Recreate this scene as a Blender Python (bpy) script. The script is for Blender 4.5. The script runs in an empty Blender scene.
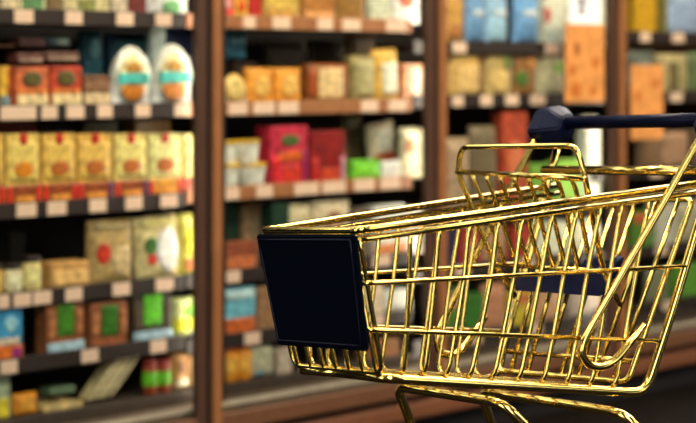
import bpy, bmesh, math, random
from mathutils import Vector, Matrix
random.seed(7)
SC = bpy.context.scene
COL = SC.collection
PI = math.pi

# ------------------------------------------------------------------ materials
def lin(c):
    out = []
    for v in c:
        v = v / 255.0
        out.append(v / 12.92 if v <= 0.04045 else ((v + 0.055) / 1.055) ** 2.4)
    return out
_m = {}
def mat(c, rough=0.5, metal=0.0, noise=0.12, scale=30.0, spec=0.4):
    key = (tuple(c), rough, metal, noise, scale, spec)
    if key in _m: return _m[key]
    m = bpy.data.materials.new('surface_%d_%d_%d' % tuple(int(v) for v in c))
    m.use_nodes = True
    nt = m.node_tree; b = nt.nodes['Principled BSDF']
    l = lin(c)
    b.inputs['Roughness'].default_value = rough
    b.inputs['Metallic'].default_value = metal
    b.inputs['Specular IOR Level'].default_value = spec
    tc = nt.nodes.new('ShaderNodeTexCoord'); nz = nt.nodes.new('ShaderNodeTexNoise')
    nz.inputs['Scale'].default_value = scale; nz.inputs['Detail'].default_value = 3
    cr = nt.nodes.new('ShaderNodeValToRGB')
    cr.color_ramp.elements[0].position = 0.3; cr.color_ramp.elements[1].position = 0.7
    cr.color_ramp.elements[0].color = [v * (1 - noise) for v in l] + [1]
    cr.color_ramp.elements[1].color = [min(1, v * (1 + noise)) for v in l] + [1]
    nt.links.new(tc.outputs['Object'], nz.inputs['Vector'])
    nt.links.new(nz.outputs['Fac'], cr.inputs['Fac'])
    nt.links.new(cr.outputs['Color'], b.inputs['Base Color'])
    _m[key] = m
    return m
def emis(c, s):
    m = bpy.data.materials.new('lamp_glow'); m.use_nodes = True
    nt = m.node_tree; nt.nodes.clear()
    o = nt.nodes.new('ShaderNodeOutputMaterial'); e = nt.nodes.new('ShaderNodeEmission')
    e.inputs['Color'].default_value = lin(c) + [1]; e.inputs['Strength'].default_value = s
    nt.links.new(e.outputs[0], o.inputs['Surface'])
    return m
def glass_mat():
    m = bpy.data.materials.new('door_glass'); m.use_nodes = True
    nt = m.node_tree; nt.nodes.clear()
    o = nt.nodes.new('ShaderNodeOutputMaterial'); mx = nt.nodes.new('ShaderNodeMixShader')
    t = nt.nodes.new('ShaderNodeBsdfTransparent'); g = nt.nodes.new('ShaderNodeBsdfGlossy')
    f = nt.nodes.new('ShaderNodeFresnel'); f.inputs['IOR'].default_value = 1.12
    t.inputs['Color'].default_value = (0.97, 0.98, 0.96, 1)
    g.inputs['Roughness'].default_value = 0.02
    nt.links.new(f.outputs[0], mx.inputs[0]); nt.links.new(t.outputs[0], mx.inputs[1]); nt.links.new(g.outputs[0], mx.inputs[2])
    nt.links.new(mx.outputs[0], o.inputs['Surface'])
    return m

GOLD = mat((235, 206, 114), rough=0.15, metal=1.0, noise=0.05, scale=60)
NAVY = mat((5, 10, 34), rough=0.36, noise=0.1, scale=80, spec=0.10)
PANEL = mat((4, 8, 20), rough=0.5, noise=0.1, scale=80, spec=0.06)
PANELB = mat((14, 19, 36), rough=0.35, noise=0.1, scale=80, spec=0.5)
RUBBER = mat((14, 12, 12), rough=0.6)
STEEL = mat((170, 160, 140), rough=0.3, metal=1.0)

# ------------------------------------------------------------------ object helpers
def link(o, parent=None):
    COL.objects.link(o)
    if parent is not None: o.parent = parent
    return o
def obj(name, bm, m, parent=None, smooth=True):
    me = bpy.data.meshes.new(name)
    bmesh.ops.recalc_face_normals(bm, faces=bm.faces)
    bm.to_mesh(me); bm.free()
    if smooth:
        for p in me.polygons: p.use_smooth = True
    for x in (m if isinstance(m, (list, tuple)) else [m]): me.materials.append(x)
    return link(bpy.data.objects.new(name, me), parent)
def tag(o, label, cat, group=None):
    o['label'] = label; o['category'] = cat
    if group: o['group'] = group
    return o
def empty(name, loc, rz=0.0):
    o = bpy.data.objects.new(name, None); o.empty_display_size = 0.05
    o.location = loc; o.rotation_euler = (0, 0, rz)
    return link(o)

def add_box(bm, lo, hi, bevel=0.0):
    r = bmesh.ops.create_cube(bm, size=1.0)
    vs = r['verts']
    for v in vs:
        v.co = Vector([lo[i] + (v.co[i] + 0.5) * (hi[i] - lo[i]) for i in range(3)])
    if bevel > 0:
        es = list({e for v in vs for e in v.link_edges})
        bmesh.ops.bevel(bm, geom=es, offset=bevel, segments=2, affect='EDGES', profile=0.5)
def box(lo, hi, bevel=0.0):
    bm = bmesh.new(); add_box(bm, lo, hi, bevel); return bm

def fillet(pts, r, n=6):
    pts = [Vector(p) for p in pts]
    out = [pts[0]]
    for i in range(1, len(pts) - 1):
        a, b, c = pts[i - 1], pts[i], pts[i + 1]
        d1 = (a - b); d2 = (c - b)
        rr = min(r, d1.length * 0.48, d2.length * 0.48)
        p = b + d1.normalized() * rr; q = b + d2.normalized() * rr
        for k in range(n + 1):
            t = k / n
            out.append(p * (1 - t) ** 2 + b * 2 * t * (1 - t) + q * t * t)
    out.append(pts[-1])
    return out
def add_tube(bm, pts, r, seg=10, closed=False):
    pts = [Vector(p) for p in pts]
    n = len(pts)
    rings = []
    nrm = None
    for i in range(n):
        if closed: t = pts[(i + 1) % n] - pts[i - 1]
        else: t = pts[min(i + 1, n - 1)] - pts[max(i - 1, 0)]
        t.normalize()
        if nrm is None:
            nrm = t.orthogonal().normalized()
        else:
            nrm = (nrm - t * nrm.dot(t))
            nrm = nrm.normalized() if nrm.length > 1e-6 else t.orthogonal().normalized()
        bn = t.cross(nrm)
        rings.append([bm.verts.new(pts[i] + (nrm * math.cos(2 * PI * k / seg) + bn * math.sin(2 * PI * k / seg)) * r) for k in range(seg)])
    m = n if closed else n - 1
    for i in range(m):
        A = rings[i]; B = rings[(i + 1) % n]
        for k in range(seg):
            bm.faces.new((A[k], A[(k + 1) % seg], B[(k + 1) % seg], B[k]))
    if not closed:
        bm.faces.new(rings[0][::-1]); bm.faces.new(rings[-1])
def tube(pts, r, seg=10, closed=False):
    bm = bmesh.new(); add_tube(bm, pts, r, seg, closed); return bm
def prism(poly, axis_pt, thick):
    """poly: list of 3D points of a planar outline; extruded by vector thick"""
    bm = bmesh.new()
    a = [bm.verts.new(Vector(p)) for p in poly]
    b = [bm.verts.new(Vector(p) + Vector(thick)) for p in poly]
    bm.faces.new(a); bm.faces.new(b[::-1])
    for i in range(len(a)):
        j = (i + 1) % len(a)
        bm.faces.new((a[i], b[i], b[j], a[j]))
    return bm

# ------------------------------------------------------------------ camera
F = 1800.0; CX = 348.0; YH = 70.0; CAMZ = 1.2
cam = bpy.data.cameras.new('camera'); co = bpy.data.objects.new('camera', cam); COL.objects.link(co)
co.location = (0, 0, CAMZ); co.rotation_euler = (PI / 2, 0, 0)
cam.sensor_width = 36; cam.lens = 36 * F / 696
cam.shift_y = -(211.5 - YH) / 696
cam.dof.use_dof = True; cam.dof.focus_distance = 2.85; cam.dof.aperture_fstop = 3.6
SC.camera = co

# ------------------------------------------------------------------ the shop: refrigerator run
# the refrigerator front is a vertical plane; s runs along it (0 at the first mullion), n points out of it
YP = 5.11
PX = (210.5 - CX) / F * YP
VPX = 2150.0
TX = (VPX - CX) / F
LN = math.hypot(TX, 1.0)
WD = Vector((TX / LN, 1 / LN, 0)); WN = Vector((1 / LN, -TX / LN, 0))
WO = Vector((PX, YP, 0))
WROT = math.atan2(WD.y, WD.x)
def fr(x, y, n=0.0):
    """(s, z) on the plane n where the sight line of the photograph point meets it"""
    a = (x - CX) / F
    o = WO + WN * n
    s = (a * o.y - o.x) / (WD.x - a * WD.y)
    Y = o.y + s * WD.y
    return s, CAMZ + (YH - y) / F * Y
def W(s, n, z):
    return WO + WD * s + WN * n + Vector((0, 0, z))
S1 = 0.0
S2 = fr(438, 70)[0]; S3 = fr(619, 70)[0]
S0 = -S2 * 1.0; S4 = S3 + (S3 - S2); 
POSTS = [S0, S1, S2, S3, S4]
SH_N = -0.11     # front of the shelves
PR_N = -0.125    # front of the goods

BROWN = mat((72, 47, 33), rough=0.38, noise=0.12, scale=12, spec=0.5)
BROWN_LIT = mat((138, 88, 50), rough=0.4, noise=0.12, scale=12, spec=0.5)  # frame brown made lighter: the light on these stiles is in the colour
DARK = mat((20, 15, 13), rough=0.7)
INNER = mat((38, 30, 26), rough=0.75)
SHELF = mat((46, 34, 30), rough=0.55)
RAILT = mat((160, 104, 66), rough=0.5)
TAGM = mat((232, 196, 168), rough=0.6, noise=0.05)
LED = emis((255, 244, 224), 16.0)
GLASS = glass_mat()

TOPZ = 2.0
fridge = empty('display_refrigerator', W(0, 0, 0), WROT)
tag(fridge, 'long brown glass-door display refrigerator with five shelf levels behind the golden cart', 'refrigerator')
# local frame of the refrigerator: x along s, y = -n (into the cabinet), z up
def fb(s0, s1, n0, n1, z0, z1, bev=0.0):
    return box((s0, -n1, z0), (s1, -n0, z1), bev)
A, B = S0 - 0.05, S4 + 0.05
obj('back_panel', fb(A, B, -0.72, -0.68, 0.1, TOPZ), INNER, fridge, False)
obj('top_panel', fb(A, B, -0.72, -0.0, TOPZ, TOPZ + 0.2), BROWN, fridge, False)
obj('side_panel', fb(A - 0.04, A, -0.72, 0, 0.0, TOPZ + 0.2), BROWN, fridge, False)
obj('side_panel', fb(B, B + 0.04, -0.72, 0, 0.0, TOPZ + 0.2), BROWN, fridge, False)
obj('deck', fb(A, B, -0.68, SH_N, 0.20, 0.275, 0.004), mat((66, 52, 42), rough=0.5), fridge, False)
obj('sill', fb(A, B, SH_N, -0.05, 0.16, 0.24, 0.004), mat((112, 92, 74), rough=0.4), fridge, False)
obj('sill_strip', fb(A, B, -0.052, -0.046, 0.226, 0.240, 0.001), mat((206, 188, 164), rough=0.35), fridge, False)
obj('plinth', fb(A, B, -0.68, -0.06, 0.0, 0.16), DARK, fridge, False)
obj('bumper_rail', fb(A, B, -0.06, -0.012, 0.085, 0.142, 0.01), mat((108, 66, 42), rough=0.4), fridge, False)
# mullions with light strips
for sp in POSTS:
    mu = obj('mullion', fb(sp + 0.062, sp + 0.104, -0.10, -0.055, 0.16, TOPZ), DARK, fridge, False)
    obj('light_strip', fb(sp + 0.054, sp + 0.062, -0.098, -0.062, 0.26, TOPZ - 0.05), LED, mu, False)
# doors
DZ0, DZ1 = 0.165, TOPZ
for i in range(4):
    a, b = POSTS[i] + 0.014, POSTS[i + 1] - 0.014
    d = obj('door', None or fb(a, a + 0.032, -0.028, 0, DZ0, DZ1, 0.004), BROWN_LIT, fridge, False)
    d.name = 'door'
    bm = bmesh.new()
    add_box(bm, (b - 0.032, 0, DZ0), (b, 0.028, DZ1), 0.004)
    obj('door_stile', bm, BROWN, d, False)
    obj('door_rail', fb(a + 0.032, b - 0.032, -0.028, 0, DZ0, DZ0 + 0.05, 0.004), mat((98, 64, 42), rough=0.4), d, False)
    obj('door_rail', fb(a + 0.032, b - 0.032, -0.028, 0, DZ1 - 0.05, DZ1, 0.004), BROWN_LIT, d, False)
    obj('glass_pane', fb(a + 0.030, b - 0.030, -0.018, -0.013, DZ0 + 0.045, DZ1 - 0.045), GLASS, d, False)
    bm = bmesh.new(); add_box(bm, (b, 0.018, DZ0), (b + 0.028, 0.03, DZ1)); 
    obj('door_gasket', bm, RUBBER, d, False)

# shelves: per bay, a photograph point on the middle of each price rail
def zat(x, y, n=SH_N): return fr(x, y, n)[1]
def spx(x, n=SH_N): return fr(x, 70, n)[0]
LEV = [
    [zat(100, 18), zat(100, 111), zat(100, 205), zat(100, 291), zat(100, 354)],
    [zat(330, 24), zat(330, 106.5), zat(330, 187), zat(330, 266), zat(330, 327)],
    [zat(510, 48), zat(500, 100), zat(550, 209), zat(500, 266), zat(500, 334)],
    [zat(660, 37), zat(660, 97), zat(660, 172), zat(660, 250), zat(660, 306)],
]
RAILH = 0.042
TAGS = {
    (0, 0): [(14, 33), (65, 82), (116, 133), (155, 171)], (0, 1): [(0, 36), (41, 57), (66, 84), (97, 112), (135, 150), (174, 189)],
    (0, 2): [(16, 36), (47, 66), (89, 106), (125, 142), (160, 177)], (0, 3): [(-2, 9), (13, 31), (33, 51), (65, 82), (112, 130), (155, 173)],
    (0, 4): [(0, 17), (81, 98), (150, 166)],
    (1, 0): [(243, 255), (272, 290), (317, 332), (342, 360), (386, 405)], (1, 1): [(228, 247), (253, 274), (278, 298), (361, 377), (388, 405)],
    (1, 2): [(225, 239), (256, 272), (294, 318), (322, 345), (354, 374), (380, 400)], (1, 3): [(226, 240), (300, 315), (372, 390)], (1, 4): [(244, 260), (330, 345), (372, 384)],
    (2, 0): [(452, 466), (545, 560)], (2, 1): [(452, 463), (480, 492), (505, 518), (530, 545)], (2, 2): [(470, 482), (540, 552)], (2, 3): [(455, 470), (520, 534)], (2, 4): [(470, 482), (530, 542)],
    (3, 0): [(640, 650), (672, 684)], (3, 1): [(644, 655), (670, 682)], (3, 2): [(650, 662)], (3, 3): [(655, 667)], (3, 4): [(662, 674)],
}
for b in range(4):
    for l in range(5):
        z = LEV[b][l]
        s0, s1 = POSTS[b] + 0.004, POSTS[b + 1] - 0.004
        sh = obj('shelf', fb(s0, s1, -0.62, SH_N - 0.012, z - 0.012, z + 0.008), SHELF, fridge, False)
        obj('price_rail', fb(s0, s1, SH_N - 0.012, SH_N, z - RAILH / 2, z + RAILH / 2, 0.002), [RAILT if b == 1 and l < 3 else SHELF], sh, False)
        for (x0, x1) in TAGS[(b, l)]:
            t0, t1 = spx(x0), spx(x1)
            obj('price_tag', fb(t0, t1, SH_N, SH_N + 0.003, z - 0.019, z + 0.017, 0.001), TAGM, sh, False)

# ------------------------------------------------------------------ goods
def bulge(u, v, k):
    # u in -1..1 across, v in 0..1 up
    return (max(0.0, 1 - abs(u) ** 4) ** 0.5 * max(0.0, 1 - abs(2 * v - 1) ** 5) ** 0.5) * (1 - k) + k
def sheet(w, h, d, k, x0, x1, z0, z1, off, ell=False, nx=8, nz=8):
    """a patch that follows the front of a pack; x, z in 0..1 of the pack; thin solid"""
    bm = bmesh.new()
    F_, R_ = [], []
    if ell:
        cx_, cz_ = (x0 + x1) / 2, (z0 + z1) / 2; rx, rz = (x1 - x0) / 2, (z1 - z0) / 2
        def pt(i, j):
            r = i / 4; a = 2 * PI * j / 24
            return cx_ + rx * r * math.cos(a), cz_ + rz * r * math.sin(a)
        rows = []
        for i in range(1, 5):
            row = []
            for j in range(24):
                x, z = pt(i, j)
                row.append(bm.verts.new(((x - 0.5) * w, -d / 2 * bulge(2 * x - 1, z, k) - off, z * h)))
            rows.append(row)
        c = bm.verts.new(((cx_ - 0.5) * w, -d / 2 * bulge(2 * cx_ - 1, cz_, k) - off, cz_ * h))
        for j in range(24):
            bm.faces.new((c, rows[0][j], rows[0][(j + 1) % 24]))
            for i in range(3):
                bm.faces.new((rows[i][j], rows[i + 1][j], rows[i + 1][(j + 1) % 24], rows[i][(j + 1) % 24]))
    else:
        g = []
        for i in range(nx + 1):
            row = []
            for j in range(nz + 1):
                x = x0 + (x1 - x0) * i / nx; z = z0 + (z1 - z0) * j / nz
                row.append(bm.verts.new(((x - 0.5) * w, -d / 2 * bulge(2 * x - 1, z, k) - off, z * h)))
            g.append(row)
        for i in range(nx):
            for j in range(nz):
                bm.faces.new((g[i][j], g[i + 1][j], g[i + 1][j + 1], g[i][j + 1]))
    r = bmesh.ops.extrude_face_region(bm, geom=list(bm.faces))
    for e in r['geom']:
        if isinstance(e, bmesh.types.BMVert): e.co.y += off * 0.8
    return bm
def pillow(w, h, d, k=0.12):
    bm = bmesh.new(); nx, nz = 10, 12
    def grid(sg):
        g = []
        for i in range(nx + 1):
            row = []
            for j in range(nz + 1):
                u = -1 + 2 * i / nx; v = j / nz
                row.append(bm.verts.new((u * w / 2, sg * d / 2 * bulge(u, v, k), v * h)))
            g.append(row)
        for i in range(nx):
            for j in range(nz):
                bm.faces.new((g[i][j], g[i + 1][j], g[i + 1][j + 1], g[i][j + 1]))
        return g
    f = grid(-1); r = grid(1)
    per = [(i, 0) for i in range(nx)] + [(nx, j) for j in range(nz)] + [(i, nz) for i in range(nx, 0, -1)] + [(0, j) for j in range(nz, 0, -1)]
    for q in range(len(per)):
        a, b = per[q], per[(q + 1) % len(per)]
        bm.faces.new((f[a[0]][a[1]], f[b[0]][b[1]], r[b[0]][b[1]], r[a[0]][a[1]]))
    return bm
def lathe(prof, seg=20):
    bm = bmesh.new(); rings = []
    for (r, z) in prof:
        rings.append([bm.verts.new((r * math.cos(2 * PI * k / seg), r * math.sin(2 * PI * k / seg), z)) for k in range(seg)])
    for i in range(len(rings) - 1):
        for k in range(seg):
            bm.faces.new((rings[i][k], rings[i][(k + 1) % seg], rings[i + 1][(k + 1) % seg], rings[i + 1][k]))
    bm.faces.new(rings[0][::-1]); bm.faces.new(rings[-1])
    return bm
def M(c): return mat(c, rough=0.45, noise=0.45, scale=42)

PATCH_NAMES = {'band': 'printed_band', 'pic': 'printed_picture', 'lab': 'front_label', 'base': 'tray', 'tab': 'hang_tab', 'win': 'window_film', 'edge': 'printed_edge'}
def pack(name, kind, w, h, d, body, patches=()):
    """builds one pack with its parts; the root is its body; base centre at the origin, front towards -y"""
    k = 1.0
    if kind == 'carton':
        o = obj(name, box((-w / 2, -d / 2, 0), (w / 2, d / 2, h), min(0.003, w * 0.04)), M(body), None, False)
    elif kind == 'pouch':
        k = 0.25
        o = obj(name, pillow(w, h, d, k), M(body))
    elif kind == 'loaf':
        k = 0.55
        o = obj(name, pillow(w, h, d, k), M(body))
    elif kind == 'egg':
        bm = bmesh.new()
        ring = []
        poly = []
        for j in range(28):
            a = 2 * PI * j / 28
            zz = math.sin(a); xx = math.cos(a) * (1 - 0.13 * zz)
            poly.append((xx * w / 2, -d / 2, h / 2 + zz * h / 2))
        bm = prism(poly, None, (0, d, 0))
        bmesh.ops.bevel(bm, geom=[e for e in bm.edges if abs(e.verts[0].co.y - e.verts[1].co.y) < 1e-6], offset=0.006, segments=2, affect='EDGES')
        o = obj(name, bm, M(body))
        obj('tray', box((-w / 2, -d / 2 + 0.005, 0), (w / 2, d / 2 + 0.006, h * 0.42), 0.006), M((236, 230, 214)), o, False)
    for i, p in enumerate(patches):
        nm, x0, x1, z0, z1, c = p[:6]
        obj(PATCH_NAMES.get(nm, nm), sheet(w, h, d, k, x0, x1, z0, z1, 0.002 + 0.0012 * i, ell=(nm == 'pic')), M(c), o)
    return o
def jar(name, w, h, body, lidc, bandc=None, taper=1.0):
    r = w / 2
    o = obj(name, lathe([(r * 0.85 * taper, 0), (r * 0.95 * taper, 0.006), (r, h * 0.3 if taper == 1 else h * 0.75), (r, h * 0.72 if taper == 1 else h * 0.8), (r * 0.82, h * 0.84), (r * 0.8, h * 0.86)]), M(body))
    obj('lid', lathe([(r * 0.9, h * 0.84), (r * 0.94, h * 0.86), (r * 0.94, h * 0.98), (r * 0.88, h)]), M(lidc), o)
    if bandc:
        obj('front_label', lathe([(r * 1.01, h * 0.25), (r * 1.015, h * 0.26), (r * 1.015, h * 0.66), (r * 1.01, h * 0.67)]), M(bandc), o)
    return o
def tub(name, w, h, body, lidc, bandc=None):
    r = w / 2
    o = obj(name, lathe([(r * 0.74, 0), (r * 0.78, 0.004), (r * 0.96, h * 0.86), (r * 0.96, h * 0.88)]), M(body))
    obj('lid', lathe([(r, h * 0.87), (r * 1.02, h * 0.88), (r * 1.02, h * 0.97), (r * 0.97, h)]), M(lidc), o)
    if bandc:
        obj('printed_band', lathe([(r * 0.90, h * 0.45), (r * 0.93, h * 0.46), (r * 1.0, h * 0.75), (r * 0.97, h * 0.76)]), M(bandc), o)
    return o
def put(o, s, z, n, rz=0.0, ry=0.0, rx=0.0):
    o.matrix_world = Matrix.Translation(W(s, n, z)) @ Matrix.Rotation(WROT + rz, 4, 'Z') @ Matrix.Rotation(ry, 4, 'Y') @ Matrix.Rotation(rx, 4, 'X')
DECKZ = 0.275
def base(b, l): return DECKZ if l == 5 else LEV[b][l] + 0.008
def place(o_fn, b, l, x0, x1, ytop, d, label, cat, group=None, dn=0.0, lift=0.0, rz=0, ry=0, rx=0, name=None, hook=None):
    n = PR_N - dn; d = d * 0.58 if d < 0.15 and b < 4 else d
    s0, s1 = spx(x0, n), spx(x1, n)
    sc = (s0 + s1) / 2; z = base(b, l) + lift
    zt = fr((x0 + x1) / 2, ytop, n)[1]
    w = (s1 - s0) * 0.97; h = zt - z
    o = o_fn(w, h, d)
    put(o, sc, z, n - d / 2, rz, ry, rx)
    tag(o, label, cat, group)
    return o, h, sc, z
def P(b, l, x0, x1, ytop, kind, body, label, cat, patches=(), d=0.09, group=None, name=None, **kw):
    nm = name or {'carton': 'food_carton', 'pouch': 'food_pouch', 'loaf': 'wrapped_loaf', 'egg': 'oval_food_pack'}[kind]
    return place(lambda w, h, dd: pack(nm, kind, w, h, dd, body, patches), b, l, x0, x1, ytop, d, label, cat, group, **kw)
ORD = ['first', 'second', 'third', 'fourth', 'fifth', 'sixth', 'seventh', 'eighth', 'ninth']
LFT = 'behind the left door'; MID = 'behind the middle door'; RGT = 'behind the right door'; FAR = 'behind the far right door'

# ---- left door
g = 'packs on the top shelf of the left door'
P(0, 0, 2, 18, -24, 'carton', (212, 190, 150), 'plain beige carton at left end of the top shelf ' + LFT, 'carton', group=g)
P(0, 0, 19, 46, -22, 'carton', (222, 206, 160), 'cream carton with green print on the top shelf ' + LFT, 'carton', [('lab', .1, .9, .1, .5, (92, 132, 84))], group=g)
P(0, 0, 48, 62, -20, 'carton', (120, 96, 66), 'narrow brown carton on the top shelf ' + LFT, 'carton', group=g)
P(0, 0, 63, 110, -18, 'carton', (206, 188, 138), 'wide cream carton with olive stripe on the top shelf ' + LFT, 'carton', [('band', .3, .7, .05, .5, (128, 128, 70))], group=g)
P(0, 0, 112, 128, -20, 'carton', (196, 176, 150), 'pale tan carton on the top shelf ' + LFT, 'carton', group=g)
P(0, 0, 129, 147, -20, 'carton', (104, 36, 30), 'dark red carton on the top shelf ' + LFT, 'carton', group=g)
P(0, 0, 149, 192, -22, 'pouch', (240, 234, 214), 'white pouch with green oval print on the top shelf ' + LFT, 'pouch', [('pic', .3, .75, .08, .45, (110, 170, 110))], group=g)
# second shelf
g = 'goods on the second shelf of the left door'
P(0, 1, -14, -2, 62, 'carton', (90, 60, 40), 'brown carton cut by the photo edge on the second shelf ' + LFT, 'carton', group=g)
P(0, 1, 0, 10, 66, 'carton', (228, 170, 60), 'yellow carton with grey-blue foot at left end of the second shelf', 'carton', [('band', 0, 1, 0, .32, (112, 128, 130)), ('edge', .8, 1, .32, 1, (190, 90, 40))], group=g)
for q, (x0, x1, yt) in enumerate([(15, 49, 67), (50, 82, 66)]):
    P(0, 1, x0, x1, yt, 'carton', (186, 66, 42) if q else (204, 104, 62), ['orange-red meal box with green picture and cream foot, beside the yellow carton', 'redder meal box with dark green picture, left of the cream-footed brown box'][q], 'carton',
      [('pic', .2, .8, .52, .9, (96, 84, 40)), ('band', .04, .98, .02, .34, (226, 190, 138)), ('edge', .05, .95, .36, .46, (206, 120, 50))], d=0.12, group=g)
P(0, 1, 83, 111, 75, 'carton', (110, 74, 50), 'brown box with cream foot, left of the two egg-shaped packs', 'carton', [('band', .02, .98, .02, .45, (206, 178, 136)), ('edge', .02, .98, .5, .8, (140, 100, 70))], d=0.1, group=g)
P(0, 1, -2, 14, 46, 'carton', (128, 84, 52), 'light brown carton on the pile at far left of the second shelf', 'carton', [('band', 0, 1, 0, .4, (150, 132, 110))], lift=0.17, dn=0.03, group=g)
P(0, 1, 17, 44, 53, 'carton', (96, 58, 50), 'flat mauve box lying on the orange-red meal box', 'carton', [('band', .05, .95, .1, .4, (150, 130, 112))], lift=0.125, dn=0.025, group=g)
P(0, 1, 46, 80, 52, 'carton', (104, 72, 60), 'flat mauve box lying on the redder meal box', 'carton', [('band', .05, .95, .1, .4, (160, 140, 118))], lift=0.13, dn=0.025, group=g)
P(0, 1, 19, 46, 38, 'carton', (74, 44, 42), 'dark maroon box topmost of the pile over the orange-red meal box', 'carton', lift=0.168, dn=0.03, group=g)
P(0, 1, 48, 74, 37, 'pouch', (50, 70, 74), 'dark teal pouch on the pile over the redder meal box', 'pouch', [('pic', .3, .8, .2, .8, (120, 130, 120))], lift=0.168, dn=0.03, group=g)
P(0, 1, 84, 106, 30, 'pouch', (40, 96, 110), 'teal pouch standing behind the cream-footed brown box', 'pouch', [('pic', .3, .7, .6, .9, (110, 170, 180))], dn=0.14, group=g)
P(0, 1, 110, 158, 33, 'pouch', (32, 66, 88), 'wide dark blue pouch standing behind the left egg-shaped pack', 'pouch', [('band', .1, .9, .72, .9, (70, 130, 140))], dn=0.14, group=g)
P(0, 1, 150, 168, 24, 'pouch', (176, 190, 180), 'pale grey pouch standing between the two egg-shaped packs', 'pouch', d=0.05, dn=0.07, group=g)
P(0, 1, 168, 205, 26, 'pouch', (30, 48, 84), 'navy pouch standing behind the right egg-shaped pack', 'pouch', dn=0.14, group=g)
for q, (x0, x1, yt) in enumerate([(113, 152, 46), (154, 193, 44)]):
    P(0, 1, x0, x1, yt, 'egg', (240, 232, 206), ['egg-shaped white food pack with turquoise band, left one of the pair', 'egg-shaped white food pack with turquoise band beside the first mullion'][q], 'food pack',
      [('pic', .12, .88, .10, .86, (226, 196, 140)), ('pic', .20, .80, .10, .42, (190, 112, 24)), ('pic', .34, .70, .52, .74, (170, 120, 40)), ('band', .10, .92, .38, .56, (70, 176, 166))], d=0.035, group='egg-shaped packs')
# third shelf: yellow packets
g = 'yellow packets with red tabs on the third shelf'
yl = ['partly cut by the left photo edge', 'second from the left', 'third from the left', 'fourth from the left', 'fifth from the left', 'sixth from the left', 'rightmost, beside the first mullion']
for q, (x0, x1, c) in enumerate([(-30, 4, (226, 174, 76)), (6, 40, (228, 184, 92)), (42, 76, (222, 172, 78)), (77, 112, (218, 168, 76)), (114, 147, (226, 194, 110)), (148, 181, (238, 212, 134)), (183, 216, (226, 206, 130))]):
    P(0, 2, x0, x1, 134, 'carton', c, 'yellow packet with red tab and bowl picture, ' + yl[q], 'food packet',
      [('lab', .08, .92, .34, .9, tuple(min(255, v + 8) for v in c)), ('pic', .22, .8, .40, .62, (178, 98, 36) if q != 1 else (216, 130, 24)), ('tab', .4, .6, .86, 1.0, (190, 40, 26)),
       ('base', .0, 1.0, .0, .3, (138, 66, 26) if q != 5 else (206, 140, 34)), ('edge', .0, .12, .0, .28, (214, 40, 22)), ('edge', .88, 1.0, .0, .28, (206, 40, 30) if q not in (3, 4) else (96, 40, 92)), ('band', .25, .78, .04, .14, (224, 140, 50))], d=0.08, group=g, name='pasta_packet')
g = 'boxes behind the yellow packets'
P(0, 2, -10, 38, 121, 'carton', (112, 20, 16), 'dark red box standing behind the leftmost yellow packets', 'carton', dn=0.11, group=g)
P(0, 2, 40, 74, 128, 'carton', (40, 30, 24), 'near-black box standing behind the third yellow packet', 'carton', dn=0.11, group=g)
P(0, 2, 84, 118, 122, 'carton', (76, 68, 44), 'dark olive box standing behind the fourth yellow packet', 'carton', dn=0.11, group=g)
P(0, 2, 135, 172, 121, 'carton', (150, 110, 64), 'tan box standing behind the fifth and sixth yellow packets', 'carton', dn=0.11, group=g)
# fourth shelf
g = 'goods on the fourth shelf of the left door'
for q, (x0, x1, yt, cc) in enumerate([(-10, 6, 264, (214, 170, 80)), (8, 25, 264, (228, 206, 160)), (27, 44, 256, (226, 196, 126))]):
    place(lambda w, h, d: jar('food_jar', w, h, cc, (40, 26, 20), tuple(min(255, v + 14) for v in cc)), 0, 3, x0, x1, yt, 0.07,
          ['amber jar with dark lid at the left photo edge on the fourth shelf', 'cream jar with dark lid, left of the tall dark-lidded yellow jar', 'taller pale yellow jar with dark lid, left of the flat tan box'][q], 'jar', g)
P(0, 3, 50, 90, 262, 'carton', (204, 152, 86), 'flat tan box lying left of the tan bag on the fourth shelf', 'carton', [('band', .04, .96, .2, .7, (222, 172, 104))], d=0.12, group=g)
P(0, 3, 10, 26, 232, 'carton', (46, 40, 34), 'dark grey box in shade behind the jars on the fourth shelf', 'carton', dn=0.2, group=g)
P(0, 3, 92, 136, 220, 'pouch', (178, 148, 92), 'tan bag with red spot on the fourth shelf ' + LFT, 'pouch', [('pic', .1, .42, .34, .66, (196, 52, 28)), ('pic', .45, .9, .12, .6, (198, 170, 122)), ('band', .06, .94, .86, .95, (142, 122, 80))], d=0.09, group=g)
P(0, 3, 140, 183, 216, 'pouch', (214, 196, 138), 'cream bag with white picture, green leaf and red mark on the fourth shelf', 'pouch', [('pic', .40, .95, .12, .82, (240, 234, 216)), ('pic', .14, .42, .42, .70, (62, 110, 44)), ('pic', .18, .40, .26, .44, (196, 56, 40)), ('band', .06, .94, .86, .95, (190, 176, 100))], d=0.09, ry=-0.05, group=g)
P(0, 3, 184, 218, 213, 'pouch', (238, 222, 110), 'bright yellow bag beside the first mullion on the fourth shelf', 'pouch', [('pic', .05, .6, .3, .8, (240, 226, 60)), ('band', .05, .9, .12, .3, (222, 130, 80))], d=0.09, group=g)
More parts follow.
